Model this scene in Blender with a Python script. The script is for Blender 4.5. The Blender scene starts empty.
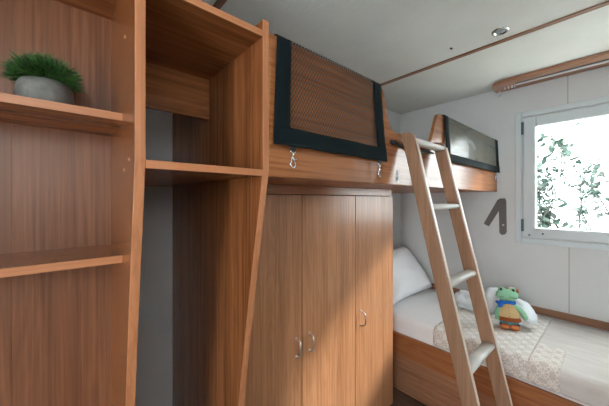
import bpy, bmesh, math, random
from mathutils import Vector, Matrix, noise
random.seed(7)
C = bpy.context.scene.collection
PI = math.pi
EYE = 1.25

# ------------------------------------------------------------------ helpers
def link(o, parent=None):
    C.objects.link(o)
    if parent: o.parent = parent
    return o
def tag(o, label=None, cat=None, group=None, kind=None):
    if label: o['label'] = label
    if cat: o['category'] = cat
    if group: o['group'] = group
    if kind: o['kind'] = kind
    return o
def thing(name, label, cat, loc=(0, 0, 0), group=None):
    o = bpy.data.objects.new(name, None); o.location = loc; o.empty_display_size = .05
    link(o); return tag(o, label, cat, group)
def obj(name, bm, mats, parent=None, smooth=False, off=None):
    """bm is built in world coordinates; moved so it sits right under its parent"""
    me = bpy.data.meshes.new(name)
    bmesh.ops.recalc_face_normals(bm, faces=bm.faces)
    if parent is not None:
        bmesh.ops.translate(bm, verts=bm.verts, vec=-world_loc(parent))
    bm.to_mesh(me); bm.free()
    for m in (mats if isinstance(mats, (list, tuple)) else [mats]): me.materials.append(m)
    if smooth:
        for p in me.polygons: p.use_smooth = True
    return link(bpy.data.objects.new(name, me), parent)
def world_loc(o):
    v = Vector(o.location); p = o.parent
    while p: v += Vector(p.location); p = p.parent
    return v
def box(bm, x0, x1, y0, y1, z0, z1, bev=.0, mi=0):
    t = bmesh.new(); bmesh.ops.create_cube(t, size=1)
    bmesh.ops.scale(t, verts=t.verts, vec=(abs(x1-x0), abs(y1-y0), abs(z1-z0)))
    bmesh.ops.translate(t, verts=t.verts, vec=((x0+x1)/2, (y0+y1)/2, (z0+z1)/2))
    if bev: bmesh.ops.bevel(t, geom=list(t.edges), offset=bev, segments=2, profile=.5, affect='EDGES')
    merge(bm, t, mi); return bm
def merge(bm, t, mi=0, M=None):
    if M is not None: bmesh.ops.transform(t, matrix=M, verts=t.verts)
    vs = {v: bm.verts.new(v.co) for v in t.verts}
    for f in t.faces:
        try:
            nf = bm.faces.new([vs[v] for v in f.verts]); nf.material_index = mi; nf.smooth = f.smooth
        except ValueError: pass
    t.free()
def prism(bm, pts, axis, a0, a1, bev=0, mi=0):
    """pts: polygon in the plane normal to axis ('x': (y,z), 'y': (x,z), 'z': (x,y))"""
    t = bmesh.new()
    def P(p, a): return {'x': (a, p[0], p[1]), 'y': (p[0], a, p[1]), 'z': (p[0], p[1], a)}[axis]
    A = [t.verts.new(P(p, a0)) for p in pts]; B = [t.verts.new(P(p, a1)) for p in pts]
    n = len(pts); fa = t.faces.new(A); fb = t.faces.new(B[::-1])
    for i in range(n): t.faces.new((A[i], B[i], B[(i+1) % n], A[(i+1) % n]))
    bmesh.ops.recalc_face_normals(t, faces=t.faces)
    if bev:
        es = [e for e in t.edges if fa in e.link_faces or fb in e.link_faces]
        bmesh.ops.bevel(t, geom=es, offset=bev, segments=2, profile=.5, affect='EDGES')
    merge(bm, t, mi); return bm
def tube(bm, pts, r, seg=10, mi=0, flat=None, closed=False):
    """round tube along points; r a number or list; flat=(a,b) gives an elliptic section in world up/side"""
    pts = [Vector(p) for p in pts]; n = len(pts); rings = []
    up = Vector((0, 0, 1))
    for i, p in enumerate(pts):
        if closed: d = pts[(i+1) % n] - pts[i-1]
        else: d = pts[min(i+1, n-1)] - pts[max(i-1, 0)]
        d.normalize()
        u = up if abs(d.dot(up)) < .95 else Vector((1, 0, 0))
        s = d.cross(u).normalized(); w = s.cross(d).normalized()
        rr = r[i] if isinstance(r, (list, tuple)) else r
        a, b = (flat if flat else (1, 1))
        rings.append([bm.verts.new(p + s*rr*a*math.cos(2*PI*k/seg) + w*rr*b*math.sin(2*PI*k/seg)) for k in range(seg)])
    m = n if closed else n-1
    for i in range(m):
        A, B = rings[i], rings[(i+1) % n]
        for k in range(seg):
            f = bm.faces.new((A[k], A[(k+1) % seg], B[(k+1) % seg], B[k])); f.material_index = mi; f.smooth = True
    if not closed:
        for rg in (rings[0][::-1], rings[-1]):
            f = bm.faces.new(rg); f.material_index = mi
    return bm
def lathe(bm, prof, cx, cy, seg=32, mi=0, ax=1, ay=1):
    rings = [[bm.verts.new((cx+r*ax*math.cos(2*PI*k/seg), cy+r*ay*math.sin(2*PI*k/seg), z)) for k in range(seg)] for r, z in prof]
    for A, B in zip(rings, rings[1:]):
        for k in range(seg):
            f = bm.faces.new((A[k], A[(k+1) % seg], B[(k+1) % seg], B[k])); f.material_index = mi; f.smooth = True
    for rg in (rings[0][::-1], rings[-1]):
        try: f = bm.faces.new(rg); f.material_index = mi
        except ValueError: pass
    return bm
def ball(bm, c, r, rot=None, mi=0, u=20, v=12):
    t = bmesh.new(); bmesh.ops.create_uvsphere(t, u_segments=u, v_segments=v, radius=1)
    for f in t.faces: f.smooth = True
    r = (r, r, r) if isinstance(r, (int, float)) else r
    M = Matrix.Translation(c) @ (rot.to_4x4() if rot is not None else Matrix.Identity(4)) @ Matrix.Diagonal((*r, 1))
    merge(bm, t, mi, M); return bm

# ------------------------------------------------------------------ materials
def new_mat(name, col=(.8, .8, .8), rough=.5, metal=0, spec=.5):
    m = bpy.data.materials.new(name); m.use_nodes = True
    b = m.node_tree.nodes['Principled BSDF']
    b.inputs['Base Color'].default_value = (*col, 1); b.inputs['Roughness'].default_value = rough
    b.inputs['Metallic'].default_value = metal; b.inputs['Specular IOR Level'].default_value = spec
    return m
def nd(m, t, **kw):
    n = m.node_tree.nodes.new(t)
    for k, v in kw.items(): setattr(n, k, v)
    return n
def lk(m, a, b): m.node_tree.links.new(a, b)
def coords(m, scale, rot=(0, 0, 0)):
    tc = nd(m, 'ShaderNodeTexCoord'); mp = nd(m, 'ShaderNodeMapping')
    mp.inputs['Scale'].default_value = scale; mp.inputs['Rotation'].default_value = rot
    lk(m, tc.outputs['Object'], mp.inputs['Vector']); return mp.outputs['Vector']
def noise_n(m, vec, scale, detail=3, rough=.5, dist=0):
    n = nd(m, 'ShaderNodeTexNoise'); n.inputs['Scale'].default_value = scale
    n.inputs['Detail'].default_value = detail; n.inputs['Roughness'].default_value = rough
    n.inputs['Distortion'].default_value = dist
    lk(m, vec, n.inputs['Vector']); return n.outputs['Fac']
def ramp(m, fac, stops):
    r = nd(m, 'ShaderNodeValToRGB'); e = r.color_ramp.elements
    while len(e) < len(stops): e.new(.5)
    for i, (p, c) in enumerate(stops): e[i].position = p; e[i].color = (*c, 1)
    lk(m, fac, r.inputs['Fac']); return r.outputs['Color']
def mixc(m, fac, a, b, mode='MIX'):
    n = nd(m, 'ShaderNodeMix', data_type='RGBA', blend_type=mode)
    for s, v in (('Factor', fac), ('A', a), ('B', b)):
        i = [q for q in n.inputs if q.name == s and (q.type == 'RGBA' if s != 'Factor' else q.type == 'VALUE')][0]
        if isinstance(v, (int, float)): i.default_value = v
        elif isinstance(v, tuple): i.default_value = (*v, 1)
        else: lk(m, v, i)
    return [q for q in n.outputs if q.type == 'RGBA'][0]
def math_n(m, op, a, b=None):
    n = nd(m, 'ShaderNodeMath', operation=op)
    for i, v in enumerate((a, b)):
        if v is None: continue
        if isinstance(v, (int, float)): n.inputs[i].default_value = v
        else: lk(m, v, n.inputs[i])
    return n.outputs[0]
def bump(m, h, strength, dist=.002):
    b = nd(m, 'ShaderNodeBump'); b.inputs['Strength'].default_value = strength; b.inputs['Distance'].default_value = dist
    lk(m, h, b.inputs['Height']); lk(m, b.outputs['Normal'], m.node_tree.nodes['Principled BSDF'].inputs['Normal'])

def wood(name, axis, light, dark, rough=.24, vary=1.0, boards=14, seedoff=0.0):
    m = new_mat(name, light, rough)
    bs = m.node_tree.nodes['Principled BSDF']
    def sc(a, l): return {'x': (l, a, a), 'y': (a, l, a), 'z': (a, a, l)}[axis]
    tc = nd(m, 'ShaderNodeTexCoord'); add = nd(m, 'ShaderNodeVectorMath', operation='ADD')
    add.inputs[1].default_value = (seedoff, seedoff*1.7, seedoff*.6)
    lk(m, tc.outputs['Object'], add.inputs[0])
    def mapped(s):
        mp = nd(m, 'ShaderNodeMapping'); mp.inputs['Scale'].default_value = s
        lk(m, add.outputs[0], mp.inputs['Vector']); return mp.outputs['Vector']
    broad = noise_n(m, mapped(sc(boards, .35)), 1, 2, .5, .3)
    streak = noise_n(m, mapped(sc(105, 2.2)), 1, 4, .68, .5)
    fig = noise_n(m, mapped(sc(9, .9)), 1, 2, .5, 1.2)
    rings = math_n(m, 'SINE', math_n(m, 'MULTIPLY', fig, 55))
    rings = math_n(m, 'ADD', math_n(m, 'MULTIPLY', rings, .5), .5)
    f = math_n(m, 'ADD', math_n(m, 'MULTIPLY', broad, .50*vary), math_n(m, 'MULTIPLY', streak, 1.05))
    f = math_n(m, 'ADD', f, math_n(m, 'MULTIPLY', rings, .08))
    mid = tuple((a+b)/2 for a, b in zip(light, dark))
    c = ramp(m, f, [(.60, dark), (.80, mid), (.98, light)])
    lk(m, c, bs.inputs['Base Color'])
    bump(m, streak, .06, .001)
    return m

WL, WD = (.355, .135, .046), (.185, .060, .020)
wood_v = wood('beech_laminate_upright', 'z', WL, WD)
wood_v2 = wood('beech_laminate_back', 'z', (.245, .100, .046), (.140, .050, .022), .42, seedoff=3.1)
wood_y = wood('beech_laminate_lengthwise', 'y', WL, WD, boards=22)
wood_x = wood('beech_laminate_crosswise', 'x', (.42, .165, .062), (.24, .08, .028), .38, boards=22)
wood_edge = wood('beech_edge_band', 'z', (.52, .22, .10), (.38, .145, .06), .38, boards=6)
wood_edge_y = wood('beech_edge_band_flat', 'y', (.52, .22, .10), (.38, .145, .06), .38, boards=6)
wood_door = wood('wardrobe_door_laminate', 'z', (.48, .235, .118), (.30, .130, .060), .28, vary=1.1, boards=17, seedoff=8)
wood_trim = wood('brown_trim_wood', 'x', (.30, .145, .08), (.17, .075, .04), .4)
wood_ladder = wood('ladder_wood', 'z', (.35, .200, .122), (.25, .135, .078), .4, boards=25)
wood_rail = wood('curtain_rail_wood', 'x', (.42, .225, .14), (.30, .14, .08), .35)

# walls: pale grey paper-faced panel
def plaster(name, a, b, rough=.6, bs=.1):
    m = new_mat(name, a, rough)
    v = coords(m, (1, 1, 1))
    n = noise_n(m, v, 3.0, 5, .6); n2 = noise_n(m, v, 60, 3, .6)
    c = ramp(m, n, [(.3, a), (.7, b)])
    lk(m, c, m.node_tree.nodes['Principled BSDF'].inputs['Base Color']); bump(m, n2, bs, .002)
    return m
m_wall = plaster('wall_panel', (.645, .655, .655), (.69, .70, .70))
m_wall_l = plaster('wall_panel_left', (.645, .655, .655), (.69, .70, .70))
m_ceil = new_mat('ceiling_panel', (.6, .6, .57), .45)
_v = coords(m_ceil, (1, 1, 1)); _v2 = coords(m_ceil, (3, 14, 1), (0, 0, .3))
_n = noise_n(m_ceil, _v, 2.5, 4, .6); _n2 = noise_n(m_ceil, _v2, 3, 5, .65, 1.0)
_c = ramp(m_ceil, _n, [(.3, (.74, .75, .71)), (.7, (.83, .84, .80))])
_c = mixc(m_ceil, math_n(m_ceil, 'MULTIPLY', _n2, .22), _c, (.86, .89, .87))
lk(m_ceil, _c, m_ceil.node_tree.nodes['Principled BSDF'].inputs['Base Color']); bump(m_ceil, _n2, .5, .004)
m_floor = wood('dark_floor_boards', 'x', (.16, .10, .07), (.06, .035, .025), .4, boards=8)
m_white = new_mat('window_frame_plastic', (.66, .72, .74), .3)
m_hinge = new_mat('grey_hinge', (.10, .13, .15), .4, .3)
m_seam = new_mat('wall_joint_strip', (.47, .46, .43), .6)
m_chrome = new_mat('chrome', (.75, .75, .74), .18, 1)
m_nickel = new_mat('brushed_nickel', (.62, .60, .56), .28, 1)
m_black = new_mat('black_webbing', (.012, .017, .02), .55)
m_border = new_mat('dark_teal_net_border', (.004, .009, .011), .8, 0, .12)
bump(m_border, noise_n(m_border, coords(m_border, (1, 1, 1)), 500, 2), .2, .001)
m_track = new_mat('white_track', (.72, .72, .72), .35)
m_rung = new_mat('cream_rung', (.66, .66, .62), .32)
m_edge_light = new_mat('painted_edge_light', (.72, .62, .50), .35)  # window light on the ladder rail edges, put in as colour
m_strap = new_mat('grey_strap_webbing', (.15, .135, .13), .7)
bump(m_strap, noise_n(m_strap, coords(m_strap, (1, 1, 1)), 400, 2), .3, .001)
m_glass = bpy.data.materials.new('window_glass'); m_glass.use_nodes = True
nt = m_glass.node_tree; nt.nodes.clear()
_o = nt.nodes.new('ShaderNodeOutputMaterial'); _t = nt.nodes.new('ShaderNodeBsdfTransparent'); _g = nt.nodes.new('ShaderNodeBsdfGlossy')
_g.inputs['Roughness'].default_value = .02; _t.inputs['Color'].default_value = (.96, .98, .97, 1)
_mx = nt.nodes.new('ShaderNodeMixShader'); _mx.inputs[0].default_value = .05
nt.links.new(_t.outputs[0], _mx.inputs[1]); nt.links.new(_g.outputs[0], _mx.inputs[2]); nt.links.new(_mx.outputs[0], _o.inputs[0])

# net: dark cords with open diamond holes (Object coords: y along, z up)
def net_mat(name, fy, cord=(.05, .035, .03), thr=.30):
    m = new_mat(name, cord, .35)
    nt = m.node_tree; bs = nt.nodes['Principled BSDF']; out = nt.nodes['Material Output']
    tc = nd(m, 'ShaderNodeTexCoord'); sx = nd(m, 'ShaderNodeSeparateXYZ'); lk(m, tc.outputs['Object'], sx.inputs[0])
    y, z = sx.outputs['Y'], sx.outputs['Z']
    a = math_n(m, 'ADD', math_n(m, 'MULTIPLY', y, fy), math_n(m, 'MULTIPLY', z, fy*.62))
    b = math_n(m, 'SUBTRACT', math_n(m, 'MULTIPLY', y, fy), math_n(m, 'MULTIPLY', z, fy*.62))
    h = math_n(m, 'MULTIPLY', math_n(m, 'ABSOLUTE', math_n(m, 'SINE', a)), math_n(m, 'ABSOLUTE', math_n(m, 'SINE', b)))
    hole = math_n(m, 'GREATER_THAN', h, thr)
    tr = nd(m, 'ShaderNodeBsdfTransparent'); mx = nd(m, 'ShaderNodeMixShader')
    lk(m, hole, mx.inputs[0]); lk(m, bs.outputs[0], mx.inputs[1]); lk(m, tr.outputs[0], mx.inputs[2])
    lk(m, mx.outputs[0], out.inputs['Surface']); return m
m_net = net_mat('brown_black_netting', 300, (.030, .019, .014), .29)
m_net2 = net_mat('glossy_dark_netting', 950, (.07, .10, .085), .50)
m_net2.node_tree.nodes['Principled BSDF'].inputs['Roughness'].default_value = .22

# bed linen
m_sheet = new_mat('white_sheet', (.88, .89, .90), .8)
bump(m_sheet, noise_n(m_sheet, coords(m_sheet, (1, 1, 1)), 16, 4, .6, .5), .35, .01)
m_cotton = new_mat('white_cotton', (.90, .92, .95), .85)
bump(m_cotton, noise_n(m_cotton, coords(m_cotton, (1, 1, 1)), 9, 4, .6, .8), .45, .02)
m_towel = new_mat('white_terry', (.82, .88, .92), .95)
bump(m_towel, noise_n(m_towel, coords(m_towel, (1, 1, 1)), 60, 4, .7), .7, .006)
m_spread = new_mat('taupe_quilted_cover', (.60, .50, .44), .85)
_v = coords(m_spread, (1, 1, 1))
_n = noise_n(m_spread, coords(m_spread, (5, 22, 22)), 1.5, 4, .6, .6)
lk(m_spread, ramp(m_spread, _n, [(.3, (.60, .55, .51)), (.75, (.72, .69, .67))]), m_spread.node_tree.nodes['Principled BSDF'].inputs['Base Color'])
bump(m_spread, _n, .4, .006)
def circles_mat(name, base, line, sc):
    """overlapping outlined rings of two offset voronoi-free grids"""
    m = new_mat(name, base, .85)
    tc = nd(m, 'ShaderNodeTexCoord'); sx = nd(m, 'ShaderNodeSeparateXYZ'); lk(m, tc.outputs['UV'], sx.inputs[0])
    u, v = sx.outputs['X'], sx.outputs['Y']; tot = None
    for ou, ov, r in ((0, 0, .46), (.5, .5, .46), (.5, 0, .2), (0, .5, .3), (.25, .25, .12)):
        fu = math_n(m, 'SUBTRACT', math_n(m, 'FRACT', math_n(m, 'ADD', math_n(m, 'MULTIPLY', u, sc), ou)), .5)
        fv = math_n(m, 'SUBTRACT', math_n(m, 'FRACT', math_n(m, 'ADD', math_n(m, 'MULTIPLY', v, sc), ov)), .5)
        d = math_n(m, 'SQRT', math_n(m, 'ADD', math_n(m, 'MULTIPLY', fu, fu), math_n(m, 'MULTIPLY', fv, fv)))
        e = math_n(m, 'LESS_THAN', math_n(m, 'ABSOLUTE', math_n(m, 'SUBTRACT', d, r)), .022)
        tot = e if tot is None else math_n(m, 'MAXIMUM', tot, e)
    lk(m, mixc(m, tot, base, line), m.node_tree.nodes['Principled BSDF'].inputs['Base Color'])
    bump(m, noise_n(m, tc.outputs['UV'], 120, 3, .6), .2, .003)
    return m
m_ring_a = circles_mat('cream_cloth_grey_rings', (.78, .76, .72), (.56, .51, .46), 15)
m_ring_b = circles_mat('taupe_cloth_pale_rings', (.62, .56, .52), (.82, .78, .72), 15)

# ------------------------------------------------------------------ room shell
XL, YW, ZC, XR, YB = -1.366, 2.40, 2.059, .80, -1.7
def struct(name, bm, m, parent=None, smooth=False):
    o = obj(name, bm, m, parent, smooth)
    if parent is None: o['kind'] = 'structure'
    return o
struct('floor', box(bmesh.new(), XL-.04, XR+.04, YB, YW+.04, -.05, 0), m_floor)
struct('ceiling', box(bmesh.new(), XL-.04, XR+.04, YB, YW+.04, ZC, ZC+.05), m_ceil)
struct('wall_left', box(bmesh.new(), XL-.04, XL, YB, YW+.04, 0, ZC), m_wall_l)
RY0, RY1, RZ0, RZ1 = -.62, .02, 1.32, 1.82             # unseen small window opposite the shelves, added for fill light
b = box(bmesh.new(), XR, XR+.04, YB, RY0, 0, ZC); box(b, XR, XR+.04, RY1, YW+.04, 0, ZC)
box(b, XR, XR+.04, RY0, RY1, 0, RZ0); box(b, XR, XR+.04, RY0, RY1, RZ1, ZC)
struct('wall_right', b, m_wall)
b = box(bmesh.new(), XL, .35, YB-.04, YB, 0, ZC); box(b, .35, XR, YB-.04, YB, 2.0, ZC)  # doorway gap behind the camera, added to let in fill light
struct('wall_front', b, m_wall)
WX0, WX1, WZ0, WZ1 = -.4385, .4035, .9965, 1.8115           # hole in the window wall
b = bmesh.new()
box(b, XL, WX0, YW, YW+.05, 0, ZC); box(b, WX1, XR, YW, YW+.05, 0, ZC)
box(b, WX0, WX1, YW, YW+.05, 0, WZ0); box(b, WX0, WX1, YW, YW+.05, WZ1, ZC)
struct('wall_back', b, m_wall)
# joints of the wall panels
b = box(bmesh.new(), -.214, -.208, YW-.0015, YW, .54, WZ0-.026)
box(b, -.220, -.214, YW-.0015, YW, 1.857, ZC)
struct('trim_4', b, m_seam)
# wooden ledge above the mattress
b = box(bmesh.new(), XL, XR, YW-.016, YW, .487, .535, .003); struct('trim_1', b, wood_trim)
# ceiling joint strips
struct('trim_2', box(bmesh.new(), XL, XR, 1.662, 1.692, ZC-.006, ZC, .002), wood_trim)
struct('trim_3', box(bmesh.new(), XL, XR, .468, .498, ZC-.006, ZC, .002), wood_trim)

# window
def frame_bm(x0, x1, z0, z1, y0, y1, w, bev=.004):
    b = bmesh.new()
    box(b, x0, x0+w, y0, y1, z0, z1, bev); box(b, x1-w, x1, y0, y1, z0, z1, bev)
    box(b, x0+w-.001, x1-w+.001, y0, y1, z0, z0+w, bev); box(b, x0+w-.001, x1-w+.001, y0, y1, z1-w, z1, bev)
    return b
win = bpy.data.objects.new('window_1', None); win.location = (0, YW, WZ0); link(win); win['kind'] = 'structure'
obj('window_casing', frame_bm(-.483, .448, .953, 1.856, YW-.014, YW, .036), m_white, win)
sash = obj('window_sash', frame_bm(-.438, .403, .997, 1.811, YW-.020, YW+.03, .066, .006), m_white, win)
obj('pane', box(bmesh.new(), -.374, .339, YW+.004, YW+.010, 1.060, 1.748), m_glass, sash)
bd = frame_bm(-.376, .341, 1.058, 1.75, YW-.010, YW+.003, .006, .001); obj('glazing_bead', bd, m_white, sash)
for z in (1.035, 1.70):
    obj('hinge', box(bmesh.new(), -.449, -.434, YW-.030, YW-.014, z, z+.085, .004), m_hinge, sash)
for (x, z) in ((-.405, 1.012), (-.335, 1.026), (-.02, 1.02)):
    b = bmesh.new(); ball(b, (x, YW-.021, z), (.006, .004, .006), u=10, v=6); obj('screw_cap', b, m_hinge, sash)

w2 = bpy.data.objects.new('fill_window', None); w2.location = (XR, (RY0+RY1)/2, RZ0); link(w2); w2['kind'] = 'structure'  # added window out of view, brightens the shelf side
b = bmesh.new(); fw = .04
for (a0, a1, c0, c1) in ((RY0-.02, RY0+fw, RZ0-.02, RZ1+.02), (RY1-fw, RY1+.02, RZ0-.02, RZ1+.02), (RY0+fw, RY1-fw, RZ0-.02, RZ0+fw), (RY0+fw, RY1-fw, RZ1-fw, RZ1+.02)):
    box(b, XR-.012, XR-.0005, a0, a1, c0, c1, .003)
obj('window_frame', b, m_white, w2)
obj('pane', box(bmesh.new(), XR+.010, XR+.016, RY0+.002, RY1-.002, RZ0+.002, RZ1-.002), m_glass, w2)

# ------------------------------------------------------------------ curved upright profile shared by the furniture
FX = -.595
prof_curve = [(2.06, FX), (1.33, FX), (1.28, FX-.009), (1.20, FX-.025), (1.10, FX-.046), (.975, FX-.071), (.81, FX-.101), (.663, FX-.127), (.45, FX-.158), (.2, FX-.185), (0, FX-.2)]
def cr(pts, n=5):
    out = []
    for i in range(len(pts)-1):
        p0, p1, p2, p3 = pts[max(i-1, 0)], pts[i], pts[i+1], pts[min(i+2, len(pts)-1)]
        for k in range(n):
            t = k/n
            out.append(tuple(.5*((2*p1[j])+(-p0[j]+p2[j])*t+(2*p0[j]-5*p1[j]+4*p2[j]-p3[j])*t*t+(-p0[j]+3*p1[j]-3*p2[j]+p3[j])*t**3) for j in (0, 1)))
    out.append(pts[-1]); return out
def front_curve(ztop):
    c = [(FX, ztop)] + [(x, z) for z, x in cr([(z, x) for z, x in prof_curve[1:]], 4)]
    return c
def upright(bm_panel, bm_edge, y0, y1, ztop, xback=XL+.002):
    c = front_curve(ztop)
    eb = .0016
    inner = [(x-eb, z) for x, z in c]
    prism(bm_panel, inner + [(xback, 0), (xback, ztop)], 'y', y0, y1)
    # edge band strip on the curved front
    t = bmesh.new()
    rows = []
    for (x, z) in c:
        rows.append([t.verts.new(p) for p in ((x-eb, y0, z), (x-.0005, y0, z), (x, y0+.0008, z), (x, y1-.0008, z), (x-.0005, y1, z), (x-eb, y1, z))])
    for A, B in zip(rows, rows[1:]):
        for k in range(5): t.faces.new((A[k], A[k+1], B[k+1], B[k]))
        t.faces.new((A[5], A[0], B[0], B[5]))
    t.faces.new(rows[0]); t.faces.new(rows[-1][::-1])
    merge(bm_edge, t)

# --- shelf cabinet on the left
Y0, Y1 = .1007, .1185
cab = thing('shelf_cabinet', 'tall open wooden shelf cabinet at far left holding the potted grass', 'shelf unit', (-1.0, -.2, 0))
b, e = bmesh.new(), bmesh.new(); upright(b, e, Y0, Y1, 2.05)
p = obj('side_panel', b, wood_v, cab); obj('edge_band', e, wood_edge, p)
b, e = bmesh.new(), bmesh.new(); upright(b, e, -.48, -.462, 2.05)
p = obj('side_panel', b, wood_v, cab); obj('edge_band', e, wood_edge, p)
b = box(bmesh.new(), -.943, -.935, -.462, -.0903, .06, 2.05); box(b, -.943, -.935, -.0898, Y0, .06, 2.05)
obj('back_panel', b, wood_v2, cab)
for z in (1.126, 1.4435):
    s = obj('shelf', box(bmesh.new(), -.934, -.7345, -.462, Y0-.0003, z-.0162, z), wood_y, cab)
    obj('edge_band', box(bmesh.new(), -.7345, -.733, -.462, Y0-.0003, z-.0162, z, .0004), wood_edge_y, s)
obj('top_panel', box(bmesh.new(), -.934, -.62, -.462, Y0-.0003, 1.751, 1.767), wood_y, cab)
obj('bottom_panel', box(bmesh.new(), -.934, -.78, -.462, Y0-.0003, .06, .078), wood_y, cab)
m_cap = new_mat('pale_cover_cap', (.45, .26, .14), .5)
for x, z in ((-.652, 1.332), (-.71, 1.315), (-.70, 1.60)):
    b = bmesh.new(); t = bmesh.new(); bmesh.ops.create_cone(t, segments=12, radius1=.0035, radius2=.0035, depth=.0012, cap_ends=True)
    merge(b, t, 0, Matrix.Translation((x, Y0-.0008, z)) @ Matrix.Rotation(PI/2, 4, 'X')); obj('screw_cover', b, m_cap, cab)

# --- open closet between the uprights
clo = thing('open_closet', 'open wooden closet bay between two curved uprights with one high shelf', 'closet', (-1.0, .25, 0))
YA, YC = .381, .399
b, e = bmesh.new(), bmesh.new(); upright(b, e, YA, YC, 1.708)
p = obj('side_panel', b, wood_v, clo); obj('edge_band', e, wood_edge, p)
s = obj('top_panel', box(bmesh.new(), -.950, FX-.0016, Y1+.0003, YA-.0003, 1.6645, 1.680), wood_y, clo)
obj('edge_band', box(bmesh.new(), FX-.0016, FX, Y1+.0003, YA-.0003, 1.6645, 1.680, .0004), wood_edge_y, s)
s = obj('shelf', box(bmesh.new(), XL+.003, FX-.0016, Y1+.0003, YA-.0003, 1.311, 1.327), wood_y, clo)
obj('edge_band', box(bmesh.new(), FX-.0016, FX, Y1+.0003, YA-.0003, 1.311, 1.327, .0004), wood_edge_y, s)
obj('back_rail', box(bmesh.new(), -.950, -.935, Y1+.0003, YA-.0003, 1.529, 1.6643), wood_y, clo)

# --- wardrobe
DX = -.880
wr = thing('wardrobe', 'three-door wooden wardrobe under the upper bunk with bow handles', 'wardrobe', (-1.1, .93, 0))
YR = 1.464
b = box(bmesh.new(), XL+.002, DX-.019, YR-.018, YR, .0, 1.300)
box(b, XL+.002, DX-.019, YC+.0005, YC+.018, 0, 1.300); box(b, XL+.002, DX-.019, YC+.018, YR-.018, 1.282, 1.300)
box(b, XL+.002, DX-.019, YC+.018, YR-.018, .05, .066); box(b, XL+.002, XL+.008, YC+.018, YR-.018, .066, 1.282)
box(b, DX-.06, DX-.045, YC+.018, YR-.018, 0, .05)
obj('body', b, wood_v, wr)
obj('header_panel', box(bmesh.new(), DX-.018, DX+.006, YC+.0005, YR-.028, 1.2735, 1.3105, .0008), wood_y, wr)
edges = [YC+.001, .756, 1.112, YR]
hy = [.724, .7965, 1.157]
for i in range(3):
    g = .0026
    d = obj('door', box(bmesh.new(), DX-.018, DX, edges[i]+g, edges[i+1]-g, .055, 1.270, .0008), wood_door, wr)
    b = bmesh.new(); y = hy[i]; z0, z1 = .604, .678
    tube(b, [(DX, y, z0), (DX+.013, y, z0+.003), (DX+.024, y, z0+.007), (DX+.028, y, z0+.014), (DX+.028, y, (z0+z1)/2), (DX+.028, y, z1-.014), (DX+.024, y, z1-.007), (DX+.013, y, z1-.003), (DX, y, z1)], .0037, 10)
    ball(b, (DX+.001, y, z0), (.002, .006, .006)); ball(b, (DX+.001, y, z1), (.002, .006, .006))
    obj('handle', b, m_nickel, d)

# --- upper bunk
GZ0, GZL, GZH = 1.311, 1.522, 1.682
pts = [(YC+.0008, GZ0), (2.398, GZ0), (2.398, GZH-.012), (2.388, GZH)]
def bez(p0, p1, p2, p3, n=10):
    return [tuple((1-t)**3*a+3*(1-t)**2*t*b_+3*(1-t)*t*t*c+t**3*d for a, b_, c, d in zip(p0, p1, p2, p3)) for t in [k/n for k in range(n+1)]]
pts += [(1.425, GZH)] + bez((1.425, GZH), (1.405, GZH), (1.393, GZH-.012), (1.385, GZH-.035), 6)[1:] + [(1.335, GZL+.03)] + bez((1.335, GZL+.03), (1.33, GZL+.01), (1.318, GZL), (1.29, GZL), 5)[1:]
pts += [(1.04, GZL)] + bez((1.04, GZL), (.985, GZL-.005), (.965, GZL+.015), (.945, GZL+.07), 8)[1:] + bez((.945, GZL+.07), (.928, GZL+.12), (.925, GZH), (.895, GZH), 6)[1:]
pts += [(YC+.0008, GZH)]
bunk = thing('upper_bunk', 'upper bunk bed with curved wooden guard board over the wardrobe', 'bunk bed', (-.98, 1.4, GZ0))
gb = obj('guard_board', prism(bmesh.new(), pts, 'x', FX-.018, FX, .0022), wood_y, bunk)
b = bmesh.new(); box(b, XL+.002, FX-.0185, YC+.0008, 2.398, GZ0+.001, GZ0+.018)
obj('bed_base', b, wood_x, bunk)
# small white notice on the guard by the ladder, with two dark round pictograms
st = box(bmesh.new(), FX, FX+.0006, 1.006, 1.030, 1.322, 1.372)
for z in (1.357, 1.337):
    t = bmesh.new(); ring = [(FX+.0009, 1.018+.006*math.cos(a), z+.006*math.sin(a)) for a in [2*PI*k/14 for k in range(14)]]
    tube(t, ring, .0013, 6, closed=True); merge(st, t, 1)
tag(obj('sticker', st, [new_mat('paper_white', (.7, .7, .68), .5), m_black], gb), 'white safety sticker with two dark ring pictograms')

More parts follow.
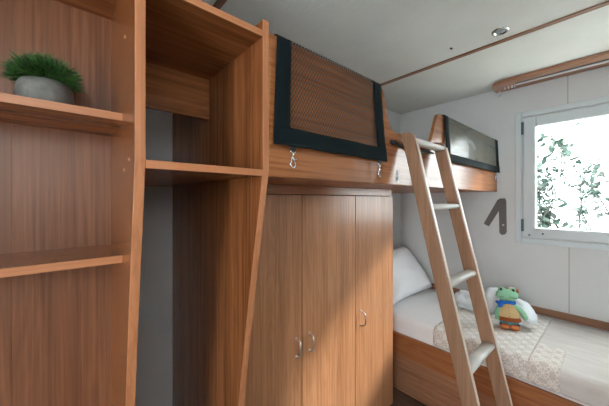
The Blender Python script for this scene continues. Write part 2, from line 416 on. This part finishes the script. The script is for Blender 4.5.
# --- safety nets
def make_net(name, label, y0, y1, zb, sag, bz, hooks, wave, mn, flare):
    t = thing(name, label, 'safety net', (FX, (y0+y1)/2, GZH), 'safety nets hung over the bunk guard')
    bw = .047
    def surf(y, s):
        """s: 0 at the back of the guard, up over the top, down the front to s=1 (bottom)"""
        L0, L1 = .10, .024
        y = y + flare*((y-(y0+y1)/2)/((y1-y0)/2))*max(0, s-.34)/.66
        Lf = GZH + .003 - zb(y); tot = L0+L1+Lf; a = s*tot
        w = .0015*math.sin(19*y+1)+wave*noise.noise(Vector((y*5, s*3, 2)))
        if a < L0: return (FX-.0215, y, GZH+.003-(L0-a))
        if a < L0+L1:
            q = (a-L0)/L1*PI; return (FX-.009-.0125*math.cos(q), y, GZH+.003+.004*math.sin(q))
        f = (a-L0-L1); bulge = sag*(f/Lf)**1.3
        return (FX+.0035+bulge+abs(w)*(f/Lf), y, GZH+.003-f)
    def sheet(ya, yb, sa, sb, ny, ns, th):
        bm = bmesh.new(); G = []
        for lay in (0, 1):
            g = []
            for j in range(ns+1):
                s = sa+(sb-sa)*j/ns
                g.append([bm.verts.new(Vector(surf(ya+(yb-ya)*i/ny, s)) + Vector((th*lay, 0, 0))*(1 if s > .3 else -1)) for i in range(ny+1)])
            G.append(g)
        for lay in (0, 1):
            for j in range(ns):
                for i in range(ny):
                    f = bm.faces.new((G[lay][j][i], G[lay][j][i+1], G[lay][j+1][i+1], G[lay][j+1][i])); f.smooth = True
        if th:
            per = [(0, i) for i in range(ny)]+[(j, ny) for j in range(ns)]+[(ns, i) for i in range(ny, 0, -1)]+[(j, 0) for j in range(ns, 0, -1)]
            for k in range(len(per)):
                (a, b_), (c, d) = per[k], per[(k+1) % len(per)]
                bm.faces.new((G[0][a][b_], G[0][c][d], G[1][c][d], G[1][a][b_]))
        return bm
    # netting is one layer of cords
    bm = bmesh.new(); g = []
    sbm = 1-(bz*.93)/(.124+.24)
    for j in range(41):
        s = sbm*j/40; g.append([bm.verts.new(surf(y0+bw*.9+(y1-y0-1.8*bw)*i/30, s)) for i in range(31)])
    for j in range(40):
        for i in range(30):
            f = bm.faces.new((g[j][i], g[j][i+1], g[j+1][i+1], g[j+1][i])); f.smooth = True
    obj('netting', bm, mn, t)
    bm = sheet(y0, y0+bw, 0, 1, 4, 40, .003); merge(bm, sheet(y1-bw, y1, 0, 1, 4, 40, .003))
    t2 = sheet(y0, y1, sbm, 1, 40, 8, .0045); merge(bm, t2)
    obj('border', bm, m_border, t, True)
    for y in hooks:
        zz = zb(y); x = surf(y, 1)[0]+.002
        s = bmesh.new(); box(s, x-.0015, x+.0015, y-.009, y+.009, zz-.012, zz+.01, .0006); sp = obj('strap_loop', s, m_black, t)
        h = bmesh.new()
        tube(h, [(x, y-.009, zz-.008), (x, y-.009, zz-.014), (x, y-.006, zz-.017), (x, y+.006, zz-.017), (x, y+.009, zz-.014), (x, y+.009, zz-.008)], .0014, 8, closed=True)
        tube(h, [(x, y, zz-.016), (x, y, zz-.026)], .0028, 8)
        tube(h, [(x, y-.001, zz-.025), (x, y-.0035, zz-.032), (x, y-.008, zz-.042), (x, y-.0085, zz-.049), (x, y-.005, zz-.056), (x, y, zz-.058), (x, y+.005, zz-.056), (x, y+.0085, zz-.049), (x, y+.006, zz-.040)], [.0026, .0024, .002, .002, .002, .002, .002, .0017, .0012], 8)
        tube(h, [(x, y, zz-.028), (x, y+.003, zz-.034), (x, y+.006, zz-.041)], .0013, 8)
        tube(h, [(x, y+.003, zz-.034), (x+.002, y+.013, zz-.0335)], .0011, 6)
        tag(obj('snap_hook', h, m_chrome, t), 'chrome swivel snap hook')
    return t
make_net('safety_net', 'brown safety net with dark border hung over guard beside closet bay', .421, .898, lambda y: 1.394, .010, .046, (.466, .868), .006, m_net, .018)
n2 = make_net('safety_net', 'shiny dark safety net over guard end next to the window', 1.468, 2.392, lambda y: 1.448, .012, .045, (2.30,), .006, m_net2, .0)
b = box(bmesh.new(), FX+.0005, FX+.0025, 1.528, 1.536, 1.375, 1.45); obj('loose_strap', b, m_black, n2)

# --- ladder
def rail_x(z): return FX + .004 + (1.52-z)*.234          # back edge of a side rail
lad = thing('ladder', 'wooden bunk ladder with cream rungs leaning on the guard board', 'ladder', (-.2, 1.2, 0))
RW = .055
for y in (1.040, 1.330):
    zt = 1.522
    pts = [(rail_x(0), 0), (rail_x(0)+RW, 0), (rail_x(zt)+RW, zt-.022), (rail_x(zt)+RW-.006, zt-.008), (rail_x(zt)+RW-.02, zt-.002), (rail_x(zt)+.004, zt+.003), (rail_x(zt)+.001, zt-.004)]
    sr = obj('side_rail', prism(bmesh.new(), pts, 'y', y, y+.019, .003), wood_ladder, lad)
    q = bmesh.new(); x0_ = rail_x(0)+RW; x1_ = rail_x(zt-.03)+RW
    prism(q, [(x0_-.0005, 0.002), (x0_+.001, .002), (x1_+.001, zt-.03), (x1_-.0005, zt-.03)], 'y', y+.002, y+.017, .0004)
    tag(obj('edge_band', q, m_edge_light, sr), 'pale strip painted as window light on the rail edge')  # pale colour stands in for window light caught by the rounded edge
for z in (1.490, 1.222, .936, .648, .36):
    xc = rail_x(z)+.0275; b = bmesh.new(); t = bmesh.new()
    prof = []
    for k in range(20):
        a = 2*PI*k/20; ca, sa = math.cos(a), math.sin(a)
        prof.append((xc+.0225*math.copysign(abs(ca)**.75, ca), z+.0125*math.copysign(abs(sa)**.8, sa)))
    prism(b, prof, 'y', 1.0592, 1.3298)
    r = obj('rung', b, m_rung, lad, True)
    me = r.data
    for p_ in me.polygons:
        if abs(p_.normal.y) > .9: p_.use_smooth = False
b = bmesh.new()
zs = 1.474
tube(b, [(FX+.007, .962, zs+.004), (FX+.0085, .985, zs+.006), (FX+.0085, 1.01, zs), (FX+.008, 1.038, zs-.004)], .007, 8, flat=(.5, 1))
tube(b, [(FX+.007, .968, zs-.002), (FX+.012, .99, zs+.002), (FX+.012, 1.015, zs-.006), (FX+.0085, 1.036, zs-.010)], .0045, 8)
tube(b, [(FX+.0085, 1.062, zs-.006), (FX+.009, 1.11, zs-.012), (FX+.008, 1.20, zs-.006), (FX+.009, 1.27, zs+.002), (FX+.0085, 1.328, zs-.002)], .0045, 8)
tube(b, [(FX+.0085, 1.10, zs-.016), (FX+.008, 1.16, zs-.014), (FX+.0085, 1.28, zs-.008)], .003, 8)
box(b, FX+.002, FX+.014, .976, .994, zs-.006, zs+.012, .002)
tag(obj('tie_strap', b, m_black, lad), 'black strap tying the ladder to the guard')

# ------------------------------------------------------------------ lower bed
BY = 1.640
bed = thing('lower_bed', 'built-in wooden lower bed running under the window', 'bed', (-.3, 2.0, 0))
obj('side_board', box(bmesh.new(), XL+.003, XR-.005, BY, BY+.022, .245, .380, .002), wood_x, bed)
dr = box(bmesh.new(), XL+.003, XR-.005, BY+.008, BY+.022, .012, .243, .001)
obj('lower_panel', dr, wood('bed_lower_panel', 'x', (.40, .20, .11), (.24, .105, .055), .4, boards=22, seedoff=2), bed)
b = box(bmesh.new(), XL+.003, XR-.005, BY+.022, 2.38, .27, .295); box(b, XL+.003, XL+.02, BY+.03, 2.38, 0, .27); box(b, XR-.02, XR-.005, BY+.03, 2.38, 0, .27)
obj('slat_base', b, wood_y, bed)

MX0, MX1, MYF, MYB, MZ0, MZ1 = XL+.006, XR-.01, 1.664, 2.381, .297, .486
def mprof():
    """closed outline of the mattress in (y,z), dense near the front top edge"""
    R = .035; P = []
    for k in range(6): P.append((MYF, MZ0+(MZ1-R-MZ0)*k/6, -1, 0))
    for k in range(9):
        a = PI-(PI/2)*k/8; P.append((MYF+R+R*math.cos(a), MZ1-R+R*math.sin(a), math.cos(a), math.sin(a)))
    for k in range(1, 26): P.append((MYF+R+(MYB-MYF-2*R)*k/26, MZ1, 0, 1))
    for k in range(5):
        a = PI/2-(PI/2)*k/4; P.append((MYB-R+R*math.cos(a), MZ1-R+R*math.sin(a), math.cos(a), math.sin(a)))
    P.append((MYB, MZ0, 1, 0)); return P
def wr_disp(x, y, z):
    front = max(0, 1-(y-MYF)/.12)
    a = noise.noise(Vector((x*9, y*4, z*5)))*.006 + noise.noise(Vector((x*28, y*10, z*10)))*.003*front
    a += noise.noise(Vector((x*3, y*6+4, 1)))*.005
    return a
def mat_pt(x, p, off):
    y, z, ny, nz = p; d = wr_disp(x, y, z)*(1 if nz > .2 or ny < 0 else .2)
    if z <= .39 and ny < 0: d = min(d, 0)*.4
    return Vector((x, y+ny*(d*.5+off), z+nz*(d+off)))
def band(x0, x1, nx, off, P, closed):
    bm = bmesh.new(); uv = bm.loops.layers.uv.new('UVMap'); rows = []
    ln = [0]
    for a, c in zip(P, P[1:]): ln.append(ln[-1]+math.hypot(a[0]-c[0], a[1]-c[1]))
    for i in range(nx+1):
        x = x0+(x1-x0)*i/nx; rows.append([bm.verts.new(mat_pt(x, p, off)) for p in P])
    for i in range(nx):
        n = len(P) if closed else len(P)-1
        for k in range(n):
            k2 = (k+1) % len(P)
            f = bm.faces.new((rows[i][k], rows[i][k2], rows[i+1][k2], rows[i+1][k])); f.smooth = True
            xs = (x0+(x1-x0)*i/nx, x0+(x1-x0)*(i+1)/nx)
            if k2:
                for l, (u, v) in zip(f.loops, ((xs[0], ln[k]), (xs[0], ln[k2]), (xs[1], ln[k2]), (xs[1], ln[k]))): l[uv].uv = (u, v)
    if closed:
        bm.faces.new(rows[0]); bm.faces.new(rows[-1][::-1])
    return bm
def obj_uv(name, bm, m, parent=None):
    bmesh.ops.recalc_face_normals(bm, faces=bm.faces)
    me = bpy.data.meshes.new(name); bm.to_mesh(me); bm.free(); me.materials.append(m)
    o = link(bpy.data.objects.new(name, me), parent)
    return o
P = mprof()
mt = obj_uv('mattress', band(MX0, MX1, 130, 0, P, True), m_sheet); tag(mt, 'mattress in a pale sheet on the lower bed under the window', 'mattress')
PR = [p for p in P if not (p[2] > .5)]; PR = [p for p in PR if p[1] > .387]
PR = [(MYF, .389, -1, 0)] + PR
thr = thing('bed_runner', 'cream and taupe cloth runner with ring pattern across lower bed', 'bed runner', (0, 0, 0))
def solid(o, th=.003):
    mo = o.modifiers.new('thickness', 'SOLIDIFY'); mo.thickness = th; mo.offset = 1
    return o
ra = obj_uv('cream_band', band(-.732, -.289, 44, .0045, PR, False), m_ring_a, thr); solid(ra); tag(ra, 'cream cloth band with fine dark rings')
rb = obj_uv('taupe_band', band(-.289, -.176, 14, .0046, PR[:20], False), m_ring_b, thr); solid(rb); tag(rb, 'taupe cloth band with pale rings')
rc = obj_uv('bed_cover', band(-.292, MX1-.01, 90, .0020, PR, False), m_spread); solid(rc, .002)
tag(rc, 'plain taupe quilted cover over the right part of the lower mattress', 'bedspread')

# pillow leaning on the left wall
def cushion(name, sx, sy, sz, loc, rot, m, puff=.8, seed=0, wr=.012):
    bm = bmesh.new(); N = 30; top = {}; 
    for side in (1, -1):
        for i in range(N+1):
            for j in range(N+1):
                u, v = -1+2*i/N, -1+2*j/N
                if side == -1 and (i in (0, N) or j in (0, N)): top[(side, i, j)] = top[(1, i, j)]; continue
                h = ((1-u**4)*(1-v**4))**.55
                pin = 1-.07*(1-abs(v)**2)*abs(u)**6 if True else 1
                x = u*sx*(1-.06*(1-v*v)); y = v*sy*(1-.06*(1-u*u))
                n = noise.noise(Vector((u*2.2+seed, v*2.2, side)))*wr + noise.noise(Vector((u*6+seed, v*5, side*3)))*wr*.4
                top[(side, i, j)] = bm.verts.new((x, y, side*h*(sz+n)))
    for side in (1, -1):
        for i in range(N):
            for j in range(N):
                f = bm.faces.new((top[(side, i, j)], top[(side, i+1, j)], top[(side, i+1, j+1)], top[(side, i, j+1)])); f.smooth = True
    bmesh.ops.transform(bm, matrix=Matrix.Translation(loc) @ rot.to_4x4(), verts=bm.verts)
    for v in bm.verts:
        v.co.z = max(v.co.z, .4965+.02*(min(v.co.z, .4965)-.4965)); v.co.x = max(v.co.x, XL+.003)
    return obj(name, bm, m)
R = Matrix.Rotation
pl = cushion('pillow', .205, .325, .09, (-1.178, 2.03, .668), R(math.radians(50), 3, 'Y') @ R(0, 3, 'X'), m_cotton, seed=3)
tag(pl, 'large white pillow propped against the left wall behind wardrobe', 'pillow')

# towels behind the frog
def px(x, y, Y):       # the point on the plane at distance Y down the room that lies behind photo point (x, y)
    u = (x-304.5)/276; d = Y/(.6584+.7526*u); return Vector((-(.7526-.6584*u)*d, Y, EYE+(200-y)/276*d))
def blob(bm, c, r, rot, seed, amp=.16, zmin=.4985):
    t = bmesh.new(); bmesh.ops.create_icosphere(t, subdivisions=4, radius=1)
    for v in t.verts:
        n = v.co.normalized(); k = 1+amp*noise.noise(n*1.6+Vector((seed, 0, 0)))+amp*.35*noise.noise(n*4+Vector((0, seed, 0)))
        q = Vector([math.copysign(abs(a)**.8, a) for a in n]); v.co = q*k
    M = Matrix.Translation(c) @ rot.to_4x4() @ Matrix.Diagonal((*r, 1))
    bmesh.ops.transform(t, matrix=M, verts=t.verts)
    for v in t.verts:
        if v.co.z < zmin: v.co.z = zmin + (v.co.z-zmin)*.02
        if v.co.y > YW-.018: v.co.y = YW-.018
    for f in t.faces: f.smooth = True
    merge(bm, t)
TG = 'white towels around the toy frog'
b = bmesh.new(); blob(b, Vector((-.545, 2.175, .575)), (.072, .040, .088), R(math.radians(40), 3, 'Z') @ R(math.radians(-10), 3, 'Y'), 6)
tag(obj('folded_towel', b, m_towel), 'upright plump white towel at the left of the toy frog', 'towel', TG)
b = bmesh.new(); p1, p2 = px(520, 304, 2.13), px(531, 319, 2.05); ax = (p2-p1); L_ = ax.length
q = ax.to_track_quat('Z', 'Y').to_matrix()
blob(b, (p1+p2)/2, (.040, .034, L_/2+.030), q, 9, .10)
tag(obj('folded_towel', b, m_towel), 'slanting white towel at the right of the toy frog, under its arm', 'towel', TG)
b = bmesh.new(); blob(b, Vector((-.70, 2.13, .545)), (.075, .055, .062), R(math.radians(35), 3, 'Z') @ R(math.radians(25), 3, 'Y'), 14, .35)
tag(obj('folded_towel', b, m_towel), 'crumpled white towel lying on the bed behind the ladder', 'towel', TG)

# ------------------------------------------------------------------ toy frog (local frame: faces -y, then turned to the camera)
fz = .489; fl = Vector((-.430, 1.985, .4975)); FR = math.radians(18)
frog = thing('toy_frog', 'plush green frog toy with blue scarf sitting against white towels', 'plush toy', fl)
frog.rotation_euler = (math.radians(-6), math.radians(-3), FR); frog.scale = (.93, .93, .97)
def fobj(name, bm, m, remesh=None, label=None):
    me = bpy.data.meshes.new(name); bmesh.ops.recalc_face_normals(bm, faces=bm.faces); bm.to_mesh(me); bm.free(); me.materials.append(m)
    for p_ in me.polygons: p_.use_smooth = True
    o = link(bpy.data.objects.new(name, me), frog)
    if remesh:
        r = o.modifiers.new('remesh', 'REMESH'); r.mode = 'VOXEL'; r.voxel_size = remesh; r.use_smooth_shade = True
        s = o.modifiers.new('smooth', 'SMOOTH'); s.factor = .8; s.iterations = 4
    if label: o['label'] = label
    return o
def fuzz(name, col, sc=220, st=.5):
    m = new_mat(name, col, .95, spec=.2); v = coords(m, (1, 1, 1)); n = noise_n(m, v, sc, 3, .6)
    lk(m, ramp(m, n, [(.3, tuple(c*.75 for c in col)), (.7, col)]), m.node_tree.nodes['Principled BSDF'].inputs['Base Color']); bump(m, n, st, .002); return m
m_frog = fuzz('mint_plush', (.32, .64, .42)); m_blue = fuzz('blue_scarf_cloth', (.03, .17, .62)); m_vest = fuzz('tan_vest_cloth', (.74, .53, .27))
m_rust = fuzz('rust_brown_felt', (.36, .11, .035)); m_boot = fuzz('orange_boot_felt', (.70, .24, .09)); m_navy = fuzz('navy_cuff_cloth', (.02, .05, .11))
m_teal = fuzz('teal_trouser_cloth', (.12, .34, .40))
b = bmesh.new()
ball(b, (0, .0, .085), (.046, .034, .060))                               # torso
ball(b, (0, -.006, .198), (.060, .040, .030)); ball(b, (-.004, -.024, .188), (.060, .030, .024))  # broad head and muzzle
ball(b, (0, 0, .175), (.040, .03, .03)); ball(b, (0, 0, .150), (.026, .024, .03))
for s in (-1, 1): ball(b, (s*.030, -.012, .223), (.018, .016, .018))    # eye bumps
tube(b, [(-.030, -.002, .135), (-.052, -.008, .110), (-.064, -.018, .078), (-.062, -.026, .060)], [.015, .015, .014, .012], 12)
ball(b, (-.062, -.026, .056), (.014, .011, .014))
tube(b, [(.030, -.002, .135), (.056, -.006, .116), (.076, -.010, .090), (.084, -.014, .076)], [.015, .015, .014, .012], 12)
ball(b, (.085, -.015, .071), (.013, .011, .015))
for s in (-1, 1): tube(b, [(s*.020, .0, .05), (s*.023, -.012, .028), (s*.022, -.022, .014)], [.022, .02, .017], 12)
fobj('body', b, m_frog, .0035)
m_eye = new_mat('black_eye_bead', (.01, .012, .02), .15)
for s in (-1, 1): b = bmesh.new(); ball(b, (s*.032, -.026, .226), (.0075, .005, .0075), u=12, v=8); fobj('eye', b, m_eye)
b = bmesh.new(); mpts = [(x, -.0515+.35*x*x*6, .186+.003*math.cos(x*60)) for x in [-.046+.092*k/16 for k in range(17)]]
tube(b, mpts, .0016, 6); fobj('mouth', b, new_mat('dark_green_thread', (.03, .12, .06), .8))
b = bmesh.new()
lathe(b, [(.052, .048), (.057, .06), (.058, .082), (.050, .108), (.037, .135), (.030, .148), (.024, .15)], 0, 0, 28, ay=.78)
v_ = fobj('vest', b, m_vest)
for z in (.075, .092, .109, .126):
    b = bmesh.new(); ball(b, (.0, -.0455 if z < .10 else -.0400 if z < .12 else -.034, z), (.0026, .0022, .0026), u=8, v=6)
    bb = fobj('button', b, new_mat('brown_button', (.12, .05, .02), .4)); bb.parent = v_
b = bmesh.new(); lathe(b, [(.054, .042), (.063, .043), (.064, .052), (.059, .063), (.053, .068)], 0, 0, 28, ay=.80); fobj('belt', b, m_rust)
b = bmesh.new(); tube(b, [(.030*math.cos(a)*1.15, .026*math.sin(a), .150+.003*math.sin(3*a)) for a in [2*PI*k/22 for k in range(22)]], .0105, 10, closed=True)
ball(b, (-.028, -.030, .150), (.015, .011, .013)); ball(b, (-.040, -.030, .134), (.013, .007, .020), R(.4, 3, 'Y')); ball(b, (-.052, -.026, .146), (.018, .006, .011), R(.5, 3, 'Y'))
fobj('scarf', b, m_blue, .003)
b = bmesh.new(); lathe(b, [(.048, .022), (.051, .032), (.051, .042)], 0, 0, 24, ay=.78)
for s in (-1, 1): ball(b, (s*.026, -.010, .030), (.026, .024, .016))
fobj('shorts', b, m_teal, .0035)
for s in (-1, 1):
    b = bmesh.new(); lathe(b, [(.018, .012), (.0245, .013), (.0255, .021), (.0235, .027), (.018, .028)], s*.027, -.020, 20); fobj('trouser_cuff', b, m_navy)
    b = bmesh.new(); ball(b, (s*.025, -.036, .013), (.026, .030, .017)); ball(b, (s*.027, -.024, .015), (.018, .018, .011)); fobj('boot', b, m_boot, .003)
b = bmesh.new(); ball(b, (.030, .016, .212), (.034, .020, .026)); ball(b, (.052, .006, .216), (.012, .016, .018)); fobj('hat', b, m_rust, .0035)
b = bmesh.new(); ball(b, (.024, -.008, .226), (.020, .013, .017)); fobj('hat_lining', b, new_mat('cream_lining', (.60, .62, .45), .8))

# ------------------------------------------------------------------ potted grass on the upper shelf
pc = (-.820, -.028); pz = 1.4437
pg = thing('potted_grass', 'small artificial grass plant in grey stone bowl on cabinet shelf', 'plant', (*pc, pz))
m_stone = new_mat('grey_stone', (.20, .20, .19), .7)
_v = coords(m_stone, (1, 1, 1)); _n = noise_n(m_stone, _v, 45, 5, .65)
lk(m_stone, ramp(m_stone, _n, [(.3, (.11, .11, .10)), (.6, (.18, .18, .165)), (.8, (.25, .25, .235))]), m_stone.node_tree.nodes['Principled BSDF'].inputs['Base Color']); bump(m_stone, _n, .3, .002)
b = bmesh.new(); lathe(b, [(.001, 0), (.034, .0), (.042, .006), (.047, .019), (.0482, .032), (.046, .047), (.040, .058), (.035, .062), (.032, .060), (.031, .052), (.001, .052)], *pc, 48)
bmesh.ops.translate(b, verts=b.verts, vec=(0, 0, pz)); obj('bowl', b, m_stone, pg, True)
m_grass = new_mat('grass_blade_green', (.06, .2, .04), .5)
_n = noise_n(m_grass, coords(m_grass, (1, 1, 1)), 90, 2); lk(m_grass, ramp(m_grass, _n, [(.35, (.010, .036, .009)), (.65, (.065, .19, .035))]), m_grass.node_tree.nodes['Principled BSDF'].inputs['Base Color'])
b = bmesh.new()
for k in range(1000):
    a = random.uniform(0, 2*PI); el = math.acos(random.uniform(.0, 1)); rr = random.uniform(.010, .030)
    d = Vector((math.sin(el)*math.cos(a), math.sin(el)*math.sin(a), math.cos(el)*1.0+.10)).normalized()
    base = Vector((pc[0], pc[1], pz+.058)) + Vector((math.cos(a)*rr*math.sin(el), math.sin(a)*rr*math.sin(el), 0))
    L = random.uniform(.034, .044) + .030*math.cos(el); w = random.uniform(.0018, .0031)
    s = d.cross(Vector((random.uniform(-1, 1), random.uniform(-1, 1), random.uniform(-1, 1)))).normalized()
    mid = base + d*L*.6; dr_ = Vector((0, 0, -.004-.004*math.sin(el))); tip = base + d*L + dr_ + Vector((random.uniform(-.004, .004), random.uniform(-.004, .004), random.uniform(-.004, .004)))
    n = d.cross(s)*w*.5
    A = [b.verts.new(base+s*w), b.verts.new(base-s*w*.5+n), b.verts.new(base-s*w*.5-n)]
    B = [b.verts.new(mid+s*w*.8), b.verts.new(mid-s*w*.4+n), b.verts.new(mid-s*w*.4-n)]; T = b.verts.new(tip)
    for i in range(3):
        b.faces.new((A[i], A[(i+1) % 3], B[(i+1) % 3], B[i])); b.faces.new((B[i], B[(i+1) % 3], T))
    b.faces.new(A[::-1])
obj('grass', b, m_grass, pg)

# ------------------------------------------------------------------ curtain rail
cr_ = thing('curtain_rail', 'brown wooden curtain rail board with rounded end above window', 'curtain rail', (0, 2.31, ZC))
yf = 2.215; z0_, z1_ = ZC-.026, ZC-.0005
pp = [(XR-.002, YW-.001), (XR-.002, yf), (-.50, yf)] + bez((-.50, yf), (-.56, yf), (-.592, yf+.03), (-.598, yf+.10), 8)[1:] + [(-.600, YW-.001)]
obj('board', prism(bmesh.new(), pp, 'z', z0_, z1_, .006), wood_rail, cr_)
b = box(bmesh.new(), -.46, XR-.01, 2.288, 2.304, z0_-.010, z0_, .001); 
tr = obj('track', b, m_track, cr_)
b = box(bmesh.new(), -.46, XR-.01, 2.276, 2.2875, z0_-.004, z0_, .0005); obj('track_lip', b, m_hinge, tr)
for x in (-.525, -.505, -.485, -.47):
    b = bmesh.new(); box(b, x-.004, x+.004, 2.300, 2.312, z0_-.012, z0_-.001, .001); ball(b, (x, 2.306, z0_-.014), (.005, .005, .005), u=8, v=6); obj('glider', b, m_track, cr_)
b = box(bmesh.new(), -.580, -.566, 2.372, 2.382, z0_-.034, z0_, .002); obj('end_hook', b, m_track, cr_)

# ceiling spot + tiny hook
sp = thing('ceiling_spotlight', 'round chrome recessed spotlight in the ceiling by the joint strip', 'ceiling light', (-.377, 1.576, ZC))
b = bmesh.new(); lathe(b, [(.022, ZC-.001), (.024, ZC-.006), (.033, ZC-.005), (.037, ZC-.001), (.037, ZC-.0003), (.022, ZC-.0003)], -.377, 1.576, 36); obj('ring', b, m_chrome, sp, True)
b = bmesh.new(); lathe(b, [(.001, ZC-.003), (.015, ZC-.0032), (.0215, ZC-.002), (.0215, ZC-.0005), (.001, ZC-.0005)], -.377, 1.576, 30); obj('lens', b, new_mat('frosted_lens', (.45, .5, .52), .25), sp, True)
b = bmesh.new(); lathe(b, [(.001, ZC-.008), (.004, ZC-.007), (.006, ZC-.002), (.006, ZC-.0003), (.001, ZC-.0003)], -.592, 1.554, 14)
tube(b, [(-.592, 1.554, ZC-.004), (-.587, 1.552, ZC-.009), (-.581, 1.55, ZC-.010)], .0018, 8)
tag(obj('ceiling_hook', b, new_mat('bronze_metal', (.12, .08, .05), .4, .6), None, True), 'tiny bronze hook screwed into the ceiling above the ladder', 'hook')

# grey belt strap on the window wall
ws = thing('wall_strap', 'grey folded webbing strap fixed on wall beside the window', 'strap', (-.55, YW, 1.1))
Yp = YW-.006
P4 = [px(x, y, YW-.004) for x, y in ((498.6, 201), (500, 198.6), (505, 198.2), (506.2, 201), (506.8, 232), (505, 234.5), (501.5, 235), (499.3, 232.5))]
prism(b := bmesh.new(), [(p.x, p.z) for p in P4], 'y', YW-.0045, YW-.0005, .001); obj('hanging_end', b, m_strap, ws)
P4 = [px(x, y, YW-.004) for x, y in ((483.8, 223.6), (489, 226.4), (501.5, 207), (505.5, 199.5), (500.5, 198.3), (497.5, 200))]
prism(b := bmesh.new(), [(p.x, p.z) for p in P4], 'y', YW-.0090, YW-.0052, .001); obj('loose_end', b, m_strap, ws)
c_ = px(503.2, 225, YW-.005); b = bmesh.new(); ball(b, (c_.x, YW-.005, c_.z), (.007, .003, .007)); obj('snap_button', b, m_nickel, ws)

# ------------------------------------------------------------------ outside
m_ground = new_mat('pale_gravel', (.55, .54, .50), .9)
_n = noise_n(m_ground, coords(m_ground, (1, 1, 1)), 12, 5); lk(m_ground, ramp(m_ground, _n, [(.3, (.50, .49, .45)), (.7, (.66, .65, .60))]), m_ground.node_tree.nodes['Principled BSDF'].inputs['Base Color'])
o = obj('ground', box(bmesh.new(), -14, 14, YW+.1, 30, -.62, -.55), m_ground); o['kind'] = 'structure'
sh = thing('shrub', 'sunlit broad-leaved green shrub growing outside the window', 'shrub', (-.2, 4.3, -.55))
m_leaf = new_mat('pale_green_leaf', (.2, .45, .3), .45)
_n = noise_n(m_leaf, coords(m_leaf, (1, 1, 1)), 3.5, 2); lk(m_leaf, ramp(m_leaf, _n, [(.35, (.020, .052, .035)), (.55, (.042, .080, .062)), (.75, (.075, .10, .088))]), m_leaf.node_tree.nodes['Principled BSDF'].inputs['Base Color'])
m_bark = new_mat('pale_bark', (.03, .033, .03), .8)
rnd = random.Random(4)
bb = bmesh.new(); tips = []
for k in range(30):
    p = Vector((-.35+rnd.uniform(-.55, .50), 4.2+rnd.uniform(-.3, .5), -.55)); d = Vector((rnd.uniform(-.35, .35), rnd.uniform(-.15, .15), 1)).normalized()
    L = rnd.uniform(2.1, 2.8); pts = [p.copy()]
    for s in range(9):
        d = (d + Vector((rnd.uniform(-.28, .28), rnd.uniform(-.2, .2), rnd.uniform(-.05, .1)))).normalized(); p = p + d*L/9; pts.append(p.copy())
        if s > 2: tips += [(p.copy(), d.copy())]*3
        if s > 2 and rnd.random() < .75:
            q = p.copy(); e = (d + Vector((rnd.uniform(-1.2, 1.2), rnd.uniform(-.6, .6), rnd.uniform(-.3, .5)))).normalized(); bp = [q.copy()]
            for _ in range(4): q = q + e*.085; e = (e+Vector((rnd.uniform(-.3, .3), rnd.uniform(-.3, .3), rnd.uniform(-.3, .3)))).normalized(); bp.append(q.copy()); tips.append((q.copy(), e.copy()))
            tube(bb, bp, [.006, .005, .004, .003, .002], 5)
    tube(bb, pts, [.014-.0011*i for i in range(10)], 6)
obj('branches', bb, m_bark, sh)
lb = bmesh.new()
for (p, d) in tips:
    for _ in range(3):
        dr2 = Vector((rnd.uniform(-1, 1), rnd.uniform(-1, .4), rnd.uniform(-.7, .35))).normalized()
        L = rnd.uniform(.065, .125); w = L*rnd.uniform(.22, .34)
        sd = dr2.cross(Vector((rnd.uniform(-.5, .5), rnd.uniform(-.3, .3), 1))).normalized(); nn = dr2.cross(sd)
        q = p + Vector((rnd.uniform(-.05, .05), rnd.uniform(-.05, .05), rnd.uniform(-.05, .05)))
        mid = [lb.verts.new(q+dr2*L*t+nn*(-.12*L*t*t)) for t in (0, .3, .65, 1)]
        lf = [lb.verts.new(q+dr2*L*t+sd*w*wv+nn*(.06*L-.12*L*t*t)) for t, wv in ((.3, .9), (.65, .8))]
        rt = [lb.verts.new(q+dr2*L*t-sd*w*wv+nn*(.06*L-.12*L*t*t)) for t, wv in ((.3, .9), (.65, .8))]
        for side in (lf, rt):
            for vs in ((mid[0], mid[1], side[0]), (mid[1], mid[2], side[1], side[0]), (mid[2], mid[3], side[1])):
                f = lb.faces.new(vs); f.smooth = True
obj('foliage', lb, m_leaf, sh)

# ------------------------------------------------------------------ light
w = bpy.data.worlds.new('sky'); bpy.context.scene.world = w; w.use_nodes = True
bg = w.node_tree.nodes['Background']; bg.inputs['Color'].default_value = (.93, .97, 1, 1); bg.inputs['Strength'].default_value = 10
sun = bpy.data.lights.new('sun', 'SUN'); sun.energy = 5.5; sun.angle = math.radians(5.5); sun.color = (1, .95, .88)
so = bpy.data.objects.new('sun', sun); link(so)
so.rotation_euler = Vector((-.50, -.72, -.54)).to_track_quat('-Z', 'Y').to_euler(); so.location = (2, 6, 4)

# ------------------------------------------------------------------ camera
cam = bpy.data.cameras.new('camera'); co = bpy.data.objects.new('camera', cam); link(co)
co.location = (0, 0, EYE); co.rotation_euler = (PI/2, 0, math.radians(48.82))
cam.sensor_width = 36; cam.lens = 36*276/609; cam.shift_y = -3/609; cam.clip_start = .01
sc = bpy.context.scene; sc.camera = co
sc.view_settings.view_transform = 'Standard'; sc.view_settings.look = 'None'; sc.view_settings.gamma = 1
sc.view_settings.use_curve_mapping = False; sc.view_settings.exposure = 0.48
